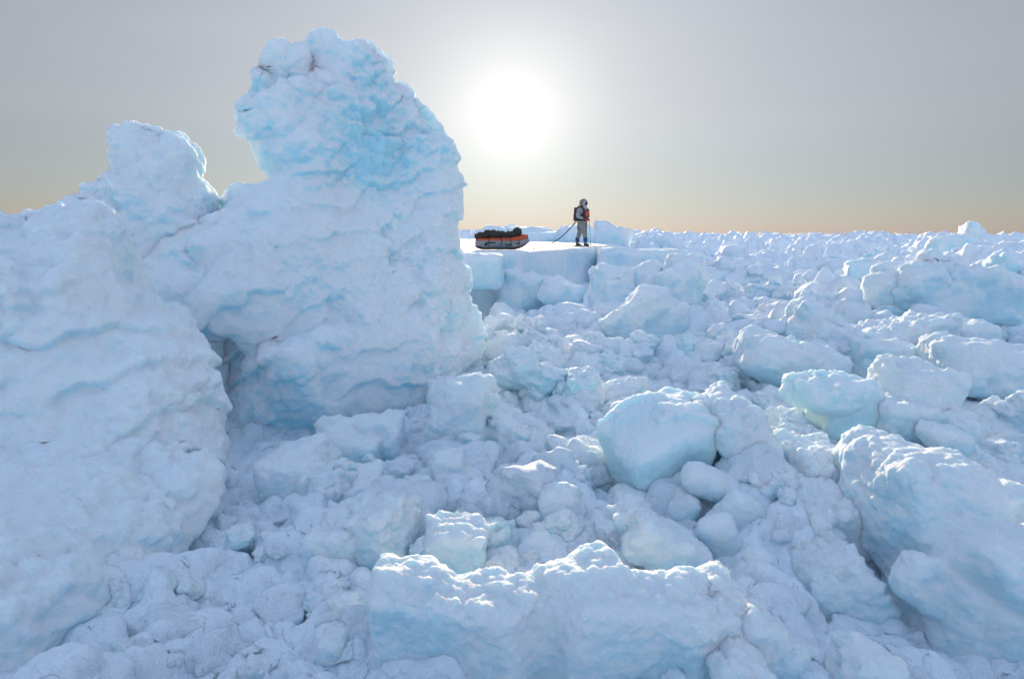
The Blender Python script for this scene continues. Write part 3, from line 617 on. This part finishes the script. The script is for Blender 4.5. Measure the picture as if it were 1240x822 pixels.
# ------------------------------------------------------------------ uncountable fine rubble: one object
def fine_rubble():
    bm = bmesh.new(); bmesh.ops.create_icosphere(bm, subdivisions=4, radius=1); base = np.array([v.co[:] for v in bm.verts], f4); F = np.array([[v.index for v in f.verts] for f in bm.faces]); bm.free()
    bm = bmesh.new(); bmesh.ops.create_icosphere(bm, subdivisions=3, radius=1); base3 = np.array([v.co[:] for v in bm.verts], f4); F3 = np.array([[v.index for v in f.verts] for f in bm.faces]); bm.free()
    def shapes(b, n):
        out = []
        for i in range(n):
            g = np.random.RandomState(500 + i); v = np.full(len(b), 9.0, f4)
            for j in range(13):
                nn = g.normal(size=3); nn /= np.linalg.norm(nn); d = b @ nn.astype(f4); v = np.minimum(v, np.where(d > 0.05, g.uniform(0.6, 1.0) / np.maximum(d, 0.05), 9))
            v = np.minimum(v, 1.25); v = v * (1 + 0.42 * (0.4 - lumps(b + i * 3, 0.7, i)) + 0.22 * (0.4 - lumps(b + i * 5, 0.33, i)) + 0.10 * fbm(b + i, 0.4, 2, i))
            out.append((b * v[:, None]).astype(f4))
        return out
    near, far = shapes(base, 16), shapes(base3, 16)
    g = np.random.RandomState(9); Vs, Fs, off = [], [], 0
    def add(n, d0, d1, s0, s1, a0, a1, lib, FF):
        nonlocal off
        D = d0 * (d1 / d0) ** g.rand(n); A = np.radians(g.uniform(a0, a1, n)); X = D * np.tan(A); Y = D
        keep = ~((Y > 15) & (Y < 47) & (X > -5) & (X < 4.6)); X, Y = X[keep], Y[keep]
        Z = ground(X[None], Y[None], False)[0]; S = s0 * (s1 / s0) ** (g.rand(len(X)) ** 1.8)
        for x, y, z, s in zip(X, Y, Z, S):
            M_ = rotm(g.uniform(0, 360), g.uniform(-180, 180), g.uniform(-180, 180)); v = lib[g.randint(len(lib))] @ M_.T * (np.array((1, g.uniform(.7, 1.1), g.uniform(.6, .95))) * s).astype(f4)
            Vs.append(v + np.array((x, y, z + s * g.uniform(-0.4, 0.3)), f4)); Fs.append(FF + off); off += len(v)
    add(420, 2.7, 6, 0.05, 0.15, -30, 38, near, F)
    add(900, 4.5, 10, 0.07, 0.26, -12, 38, near, F)
    add(2200, 8, 15, 0.07, 0.30, -8, 38, far, F3)
    add(1900, 13, 26, 0.12, 0.48, -8, 38, far, F3)
    add(1300, 24, 80, 0.22, 0.80, -36, 38, far, F3)
    o = link('ice_rubble', make_mesh('ice_rubble', np.concatenate(Vs), np.concatenate(Fs)), MAT_RUBBLE); tag(o, kind='stuff')
fine_rubble()
print('rubble', round(time.time() - _T0, 1))

# ------------------------------------------------------------------ the traveller, sled, rope, skis and poles
def skin(name, pts, edges, mat, parent, sub=2, smooth=True):
    """one continuous surface grown over a jointed skeleton; pts = (x, y, z, rx, ry)"""
    me = bpy.data.meshes.new(name); me.from_pydata([p[:3] for p in pts], edges, [])
    o = bpy.data.objects.new(name, me); COL.objects.link(o)
    md = o.modifiers.new('skin', 'SKIN'); md.use_smooth_shade = True
    for i, p in enumerate(pts):
        v = me.skin_vertices[0].data[i]; v.radius = (p[3], p[4] if len(p) > 4 else p[3]); v.use_root = (i == 0)
    s2 = o.modifiers.new('sub', 'SUBSURF'); s2.levels = s2.render_levels = sub
    dg = bpy.context.evaluated_depsgraph_get(); m2 = bpy.data.meshes.new_from_object(o.evaluated_get(dg))
    o.modifiers.clear(); o.data = m2; m2.name = name
    for p in m2.polygons: p.use_smooth = smooth
    m2.materials.clear(); m2.materials.append(mat); o.parent = parent; return o
def empty(name, loc, rz, label, cat, group=None):
    o = bpy.data.objects.new(name, None); COL.objects.link(o); o.location = tuple(float(v) for v in loc); o.rotation_euler = (0, 0, rz); tag(o, label, cat, group); return o
def bmobj(name, bm, mat, parent, bevel=0.0, smooth=True):
    if bevel: bmesh.ops.bevel(bm, geom=bm.edges[:], offset=bevel, segments=2, affect='EDGES', profile=0.6)
    me = bpy.data.meshes.new(name); bm.to_mesh(me); bm.free()
    for p in me.polygons: p.use_smooth = smooth
    me.materials.append(mat); o = bpy.data.objects.new(name, me); COL.objects.link(o); o.parent = parent; return o
def box(bm, c, h, rot=None):
    r = bmesh.ops.create_cube(bm, size=2); M_ = Matrix.Translation(c) @ (rot or Matrix.Identity(4)) @ Matrix.Diagonal((*h, 1)); bmesh.ops.transform(bm, matrix=M_, verts=r['verts'])
def ball(bm, c, h, rot=None, n=3, noise=0.0, seed=0):
    r = bmesh.ops.create_icosphere(bm, subdivisions=n, radius=1); M_ = Matrix.Translation(c) @ (rot or Matrix.Identity(4)) @ Matrix.Diagonal((*h, 1))
    if noise:
        P = np.array([v.co[:] for v in r['verts']], f4); d = 1 + noise * fbm(P + seed, 0.6, 3, seed)
        for v, k in zip(r['verts'], d): v.co *= float(k)
    bmesh.ops.transform(bm, matrix=M_, verts=r['verts'])
def tube(bm, pts, rad, seg=8):
    P = [Vector(p) for p in pts]; rings = []
    for i, p in enumerate(P):
        d = (P[min(i + 1, len(P) - 1)] - P[max(i - 1, 0)]).normalized(); a = d.orthogonal().normalized(); b = d.cross(a); rr = rad[i] if isinstance(rad, (list, tuple)) else rad
        rings.append([bm.verts.new(p + (a * math.cos(t) + b * math.sin(t)) * rr) for t in [2 * math.pi * k / seg for k in range(seg)]])
    for A_, B_ in zip(rings, rings[1:]):
        for k in range(seg): bm.faces.new((A_[k], A_[(k + 1) % seg], B_[(k + 1) % seg], B_[k]))
    bm.faces.new(rings[0][::-1]); bm.faces.new(rings[-1])

SKIN = plain('skin', (0.45, 0.27, 0.2)); ANO = plain('pale_anorak_cloth', (0.30, 0.30, 0.31)); TRO = plain('grey_trouser_cloth', (0.23, 0.22, 0.20)); HOODM = plain('tan_hood_cloth', (0.26, 0.20, 0.15))
FUR = plain('pale_fur', (0.46, 0.46, 0.50), 0.95, var=0.4, scale=90); DARK = plain('dark_pack_cloth', (0.035, 0.035, 0.04)); REDC = plain('red_orange_cloth', (0.55, 0.085, 0.03)); BLUE = plain('navy_gaiter_cloth', (0.035, 0.05, 0.16)); BLACK = plain('black_rubber', (0.012, 0.012, 0.014), 0.5)
GREY = plain('grey_hull_plastic', (0.25, 0.255, 0.26), 0.45); OLIVE = plain('dark_olive_bag_cloth', (0.040, 0.033, 0.024), 0.85, var=0.5, scale=12); METAL = plain('grey_metal', (0.3, 0.3, 0.32), 0.35, 0.8)
WPAN = plain('white_sticker', (0.62, 0.66, 0.74), 0.5); GRN = plain('green_sticker', (0.25, 0.42, 0.33), 0.5); REDS = plain('red_sticker', (0.5, 0.14, 0.1), 0.5)

def floe_z(x, y):
    dg = bpy.context.evaluated_depsgraph_get(); hit = SC.ray_cast(dg, Vector((x, y, 4)), Vector((0, 0, -1))); return hit[1].z if hit[0] else ZT
pp = at(704, 297, 27.0); pz = floe_z(pp[0], pp[1])
TURN = R(-38)
person = empty('person', (pp[0], pp[1], pz + 0.03), TURN, 'person in hooded pale suit and dark vest standing on short skis, hauling a rope', 'person')
LX, RY = 0.0, 0.12
body = skin('body', [(0, 0, .93, .13, .15), (0.0, 0, 1.12, .11, .14), (0.02, 0, 1.34, .12, .17), (0.03, 0, 1.46, .07, .08), (0.05, 0, 1.54, .06, .06), (0.07, 0, 1.63, .085, .08), (0.075, 0, 1.72, .075, .07),
    (0.02, .19, 1.38, .06), (-.02, .24, 1.14, .045), (.16, .15, 1.02, .035), (0.02, -.19, 1.38, .06), (-.02, -.24, 1.14, .045), (.17, -.12, 1.04, .035),
    (-.06, .11, .86, .09), (-.18, .12, .50, .06), (-.28, .13, .12, .045), (-.18, .13, .05, .04), (.08, -.11, .86, .09), (.22, -.12, .50, .06), (.27, -.13, .12, .045), (.37, -.13, .05, .04)],
    [(0, 1), (1, 2), (2, 3), (3, 4), (4, 5), (5, 6), (2, 7), (7, 8), (8, 9), (2, 10), (10, 11), (11, 12), (0, 13), (13, 14), (14, 15), (15, 16), (0, 17), (17, 18), (18, 19), (19, 20)], SKIN, person)
skin('anorak', [(0, 0, .86, .18, .21), (0.0, 0, 1.0, .165, .19), (0.0, 0, 1.14, .15, .18), (0.02, 0, 1.33, .16, .21), (0.03, 0, 1.45, .11, .13), (0.04, 0, 1.50, .085, .09),
    (0.02, .24, 1.38, .10), (-.02, .31, 1.14, .085), (.15, .17, 1.03, .06), (0.02, -.24, 1.38, .10), (-.02, -.31, 1.14, .085), (.16, -.14, 1.05, .06)],
    [(0, 1), (1, 2), (2, 3), (3, 4), (4, 5), (3, 6), (6, 7), (7, 8), (3, 9), (9, 10), (10, 11)], ANO, person)
tr = skin('trousers', [(0, 0, .92, .19, .21), (-.06, .11, .82, .145), (-.18, .12, .50, .10), (-.25, .13, .28, .08), (.08, -.11, .82, .145), (.22, -.12, .50, .10), (.25, -.13, .28, .08)],
    [(0, 1), (1, 2), (2, 3), (0, 4), (4, 5), (5, 6)], TRO, person)
for sx, sy in ((-.27, .13), (.265, -.13)):
    skin('gaiter', [(sx, sy, .38, .095), (sx, sy, .25, .088), (sx - .005, sy, .12, .08)], [(0, 1), (1, 2)], BLUE, person)
    skin('boot', [(sx - .03, sy, .14, .075), (sx - .02, sy, .06, .065, .06), (sx + .10, sy, .05, .055, .05), (sx + .18, sy, .045, .045, .04)], [(0, 1), (1, 2), (2, 3)], BLACK, person)
bm = bmesh.new(); ball(bm, (0.035, 0, 1.66), (.155, .14, .165), n=4, noise=0.08)
bmesh.ops.delete(bm, geom=[v for v in bm.verts if v.co.x > 0.13 and abs(v.co.z - 1.63) < .13 and abs(v.co.y) < .1], context='VERTS'); bmobj('hood', bm, HOODM, person)
bm = bmesh.new(); ring = [(0.135 + .02 * math.sin(a), .105 * math.cos(a), 1.63 + .125 * math.sin(a)) for a in [2 * math.pi * k / 20 for k in range(21)]]
tube(bm, ring, 0.034, 10)
for v in bm.verts: v.co += Vector(rng.normal(size=3) * 0.007)
bmobj('fur_ruff', bm, FUR, person)
bm = bmesh.new(); ball(bm, (0.12, 0, 1.52), (.07, .10, .07), noise=0.3); bmobj('scarf', bm, FUR, person)
bm = bmesh.new(); ball(bm, (0.165, 0, 1.665), (.02, .075, .035)); bmobj('goggles', bm, BLACK, person)
bm = bmesh.new(); ball(bm, (0.15, 0, 1.60), (.035, .055, .05)); box(bm, (0.185, 0, 1.615), (.012, .012, .02)); bmobj('face_mask', bm, DARK, person)
skin('vest', [(0.0, 0, .96, .26, .28), (-.01, 0, 1.12, .24, .27), (-.01, 0, 1.28, .24, .28), (0.0, 0, 1.44, .20, .24)], [(0, 1), (1, 2), (2, 3)], DARK, person)
bm = bmesh.new(); box(bm, (-.22, 0, 1.12), (.08, .17, .15)); bmobj('hip_pack', bm, DARK, person, 0.03)
bm = bmesh.new(); box(bm, (-.20, 0, 1.36), (.07, .19, .13)); bmobj('backpack', bm, DARK, person, 0.04)
for y_ in (-.17, .17):
    bm = bmesh.new(); tube(bm, [(-.14, y_, 1.44), (-.06, y_, 1.52), (.06, y_, 1.51), (.16, y_, 1.42), (.20, y_ * .9, 1.28), (.20, y_, 1.12)], .035, 8); bmobj('shoulder_strap', bm, DARK, person)
bm = bmesh.new(); box(bm, (0.24, -.03, 1.25), (.04, .11, .10)); bmobj('chest_pouch', bm, REDC, person, 0.02)
bm = bmesh.new(); tube(bm, [(.19 * math.cos(a), .22 * math.sin(a), 0.99 + .01 * math.sin(3 * a)) for a in [2 * math.pi * k / 24 for k in range(25)]], 0.022, 6); bmobj('waist_strap', bm, BLACK, person)
for hx, hy, hz, sd_ in ((.18, .13, 1.015, 1), (.19, -.10, 1.035, -1)):                       # gloved hands closed round the pole grips
    pts = [(hx - .05, hy, hz, .036), (hx, hy, hz, .042, .03), (hx + .045, hy, hz, .04, .03)]; ed = [(0, 1), (1, 2)]
    for k, (l, zz) in enumerate(((.030, .034), (.036, .012), (.034, -.012), (.027, -.034))):
        b0 = len(pts); pts += [(hx + .075, hy, hz + zz, .0125), (hx + .085 + l * .3, hy - sd_ * .03, hz + zz, .0115), (hx + .06, hy - sd_ * .045, hz + zz, .0105)]; ed += [(2, b0), (b0, b0 + 1), (b0 + 1, b0 + 2)]
    b0 = len(pts); pts += [(hx + .02, hy - sd_ * .035, hz + .03, .014), (hx + .055, hy - sd_ * .05, hz + .04, .012)]; ed += [(1, b0), (b0, b0 + 1)]
    skin('glove', pts, ed, REDC, person)

def wpt(x, y, z=0.0): return Vector((pp[0], pp[1], pz + 0.03)) + Matrix.Rotation(TURN, 3, 'Z') @ Vector((x, y, z))
for sx, sy, lab in ((-.20, .13, 'short dark ski under the rear foot of the skier'), (.24, -.13, 'short dark ski under the front foot, reaching farthest right')):
    p = wpt(sx, sy, -0.018); sk = empty('ski', p, TURN, lab, 'ski', None)
    bm = bmesh.new(); n = 24
    prof = [(-.72 + 1.62 * i / n) for i in range(n + 1)]; prof = [v * .8 for v in prof]; rows = []
    for x in prof:
        w = .045 * (1 - .2 * math.cos(x * 2)) * (1 if x < .7 else max(.15, 1 - ((x - .7) / .2) ** 2)); zz = .012 + (0 if x < .62 else (x - .62) ** 2 * 1.5)
        rows.append([bm.verts.new(v) for v in ((x, -w, zz - .009), (x, w, zz - .009), (x, w, zz + .009), (x, -w, zz + .009))])
    for a, b in zip(rows, rows[1:]):
        for k in range(4): bm.faces.new((a[k], a[(k + 1) % 4], b[(k + 1) % 4], b[k]))
    bm.faces.new(rows[0][::-1]); bm.faces.new(rows[-1]); bmobj('board', bm, DARK, sk, smooth=False)
    bm = bmesh.new(); box(bm, (-.02, 0, .035), (.14, .04, .014)); box(bm, (.08, 0, .06), (.02, .05, .025)); bmobj('binding', bm, METAL, sk, 0.004, False)
for hx, hy, hz, gx, gy, lab in ((.25, .10, 1.015, .32, .20, 'thin ski pole in the skier\'s far hand'), (.26, -.07, 1.035, .36, -.16, 'thin ski pole in the skier\'s near hand')):
    g0 = wpt(gx, gy, 0); po = empty('ski_pole', g0, TURN, lab, 'ski pole')
    top_ = Vector((hx - gx, hy - gy, hz + .06)); dn = top_.normalized()
    bm = bmesh.new(); tube(bm, [(0, 0, -.04), top_ * .9], .009); bmobj('shaft', bm, METAL, po)
    bm = bmesh.new(); tube(bm, [top_ * .9, top_ * 1.0], .017); bmobj('grip', bm, BLACK, po)
    bm = bmesh.new(); tube(bm, [dn * .05, dn * .06], .045, 14); bmobj('basket', bm, BLACK, po)

sp = at(608, 302, 20.6); sz = floe_z(sp[0], sp[1]); STURN = R(20)
sled = empty('cargo_sled', (sp[0], sp[1], sz + .005), STURN, 'grey boat-shaped haul sled with red cover and dark bags strapped on top', 'sled')
def hull(bm, lo, hi, grow=0.0, n=30, m=14, L=0.86):
    """boat-shaped loft between two heights (fractions of the side)"""
    rows = []
    for i in range(n + 1):
        t = -1 + 2 * i / n; x = t * L
        w = .27 * max(0.05, (1 - abs(t) ** (3.2 if t < 0 else 2.4))) ** .5 + grow
        keel = .012 + (.20 * max(0, (t - .35) / .65) ** 2.0 if t > .35 else 0) + (.07 * max(0, (-t - .7) / .3) ** 2)
        rim = .26 + .09 * max(0, t) ** 2 + .0 * t
        rows.append([bm.verts.new((x, w * math.copysign(abs(math.cos(a)) ** .45, math.cos(a)) * 1.0, keel + (rim - keel) * (lo + (hi - lo) * (1 - abs(math.sin(a)) ** 1.0)))) for a in [math.pi + math.pi * k / m for k in range(m + 1)]])
    for a, b in zip(rows, rows[1:]):
        for k in range(m): bm.faces.new((a[k], b[k], b[k + 1], a[k + 1]))
    for r_ in (rows[0], rows[-1]): bm.faces.new(r_)
    # deck
    for a, b in zip(rows, rows[1:]): bm.faces.new((a[0], a[-1], b[-1], b[0]))
    bmesh.ops.recalc_face_normals(bm, faces=bm.faces[:])
bm = bmesh.new(); hull(bm, 0, 1); bmobj('hull', bm, GREY, sled)
bm = bmesh.new(); hull(bm, -.03, .17, .006); hl = bmobj('runner_skin', bm, BLACK, sled); sled.scale = (0.96, 0.96, 1.04)
bm = bmesh.new()
def cover_pt(x, a):
    t = x / .86; w = .272 * max(.05, (1 - abs(t) ** 2.8)) ** .5; base = .25 + .09 * max(0, t) ** 2; hgt = .10 + .07 * max(0, t) ** 1.2 if t < .8 else .10 + .05 * (1 - t) * 5
    return (x, w * math.cos(a), base + hgt * math.sin(a) ** .7)
rows = [[bm.verts.new(cover_pt(-.84 + 1.68 * i / 30, math.pi * k / 14)) for k in range(15)] for i in range(31)]
for a, b in zip(rows, rows[1:]):
    for k in range(14): bm.faces.new((a[k], a[k + 1], b[k + 1], b[k]))
bm.faces.new(rows[0]); bm.faces.new(rows[-1]); bmesh.ops.recalc_face_normals(bm, faces=bm.faces[:])
for v in bm.verts: v.co.z += .012 * math.sin(v.co.x * 23) * math.cos(v.co.y * 11)
bmobj('load_cover', bm, REDC, sled)
for k, (x, z, a, b, c) in enumerate(((-.66, .40, .22, .19, .10), (-.36, .44, .26, .21, .13), (-.02, .42, .26, .20, .11), (.27, .43, .22, .19, .10), (.50, .50, .15, .17, .13), (-.82, .36, .07, .13, .07))):
    bm = bmesh.new(); ball(bm, (x, 0, z), (a, b, c), Matrix.Rotation(R((-4, 3, 4, -8, -25, 0)[k]), 4, 'Y'), 4, 0.34, k * 3 + 1); bmobj('bag', bm, OLIVE, sled)
for x in (-.52, -.12, .18, .46):
    bm = bmesh.new(); hb = .19 + (.05 if x > .4 else 0)
    t = x / .86; w = .27 * (1 - abs(t) ** 2.8) ** .5
    tube(bm, [(x, -w - .012, .12), (x + .01, -w - .018, .26), (x, -w * .85, .36), (x, -w * .55, .47 + .06 * (x > .4)), (x, 0, .56 + .06 * (x > .4)), (x, w * .55, .47 + .06 * (x > .4)), (x, w * .85, .36), (x, w + .018, .26), (x, w + .012, .12)], .010, 6); bmobj('strap', bm, BLACK, sled)
for x0, x1, z0, z1, mt_ in ((-.50, -.28, .09, .15, WPAN), (-.22, .02, .09, .21, WPAN), (.03, .24, .10, .18, GRN), (-.64, -.56, .12, .18, BLACK), (-.60, -.30, .19, .22, BLACK), (.33, .52, .17, .20, REDS)):
    bm = bmesh.new(); n = 6; rows = []
    for i in range(n + 1):
        x = x0 + (x1 - x0) * i / n; t = x / .86; w = .27 * max(.05, (1 - abs(t) ** (3.2 if t < 0 else 2.4))) ** .5
        row = []
        for z in (z0, z1):
            h = (z - .012) / (.26 + .09 * max(0, t) ** 2 - .012); sn = 1 - h; cs = math.sqrt(max(0, 1 - sn * sn)); row.append(bm.verts.new((x, -(w * cs ** .45) - .006, z)))
        rows.append(row)
    for a, b in zip(rows, rows[1:]): bm.faces.new((a[0], b[0], b[1], a[1]))
    r_ = bmesh.ops.solidify(bm, geom=bm.faces[:], thickness=.003); bmobj('sticker', bm, mt_, sled)
nose = Matrix.Translation(sled.location) @ Matrix.Rotation(STURN, 4, 'Z') @ Vector((.84, 0, .30)); waist = wpt(-.24, .02, 1.0)
rp = []; gx = at(652, 297, 23.0); gz = floe_z(gx[0], gx[1]) + .015
midg = Vector((gx[0], gx[1], gz)); m0 = nose.lerp(midg, .45); m0.z = floe_z(m0.x, m0.y) + .015
for i in range(8): rp.append(nose.lerp(m0, i / 8) + Vector((0, 0, -.10 * math.sin(math.pi * i / 8) * .5)))
for i in range(8): q = m0.lerp(midg, i / 8); rp.append(Vector((q.x, q.y, floe_z(q.x, q.y) + .015)))
for i in range(21): t = i / 20; q = midg.lerp(waist, t); q.z -= .20 * math.sin(math.pi * t); q.z = max(q.z, gz - .01); rp.append(q)
bm = bmesh.new(); tube(bm, [tuple(p) for p in rp], [.012] * 22 + [.014 + .008 * (i / 15) for i in range(15)], 8)
ROPE = plain('dark_rope', (0.02, 0.022, 0.03), 1.0); ROPE.node_tree.nodes['Principled BSDF'].inputs['Specular IOR Level'].default_value = 0.0
tag(bmobj('tow_rope', bm, ROPE, None), 'dark tow rope sagging from the skier\'s waist down to the sled', 'rope')
print('done', round(time.time() - _T0, 1))
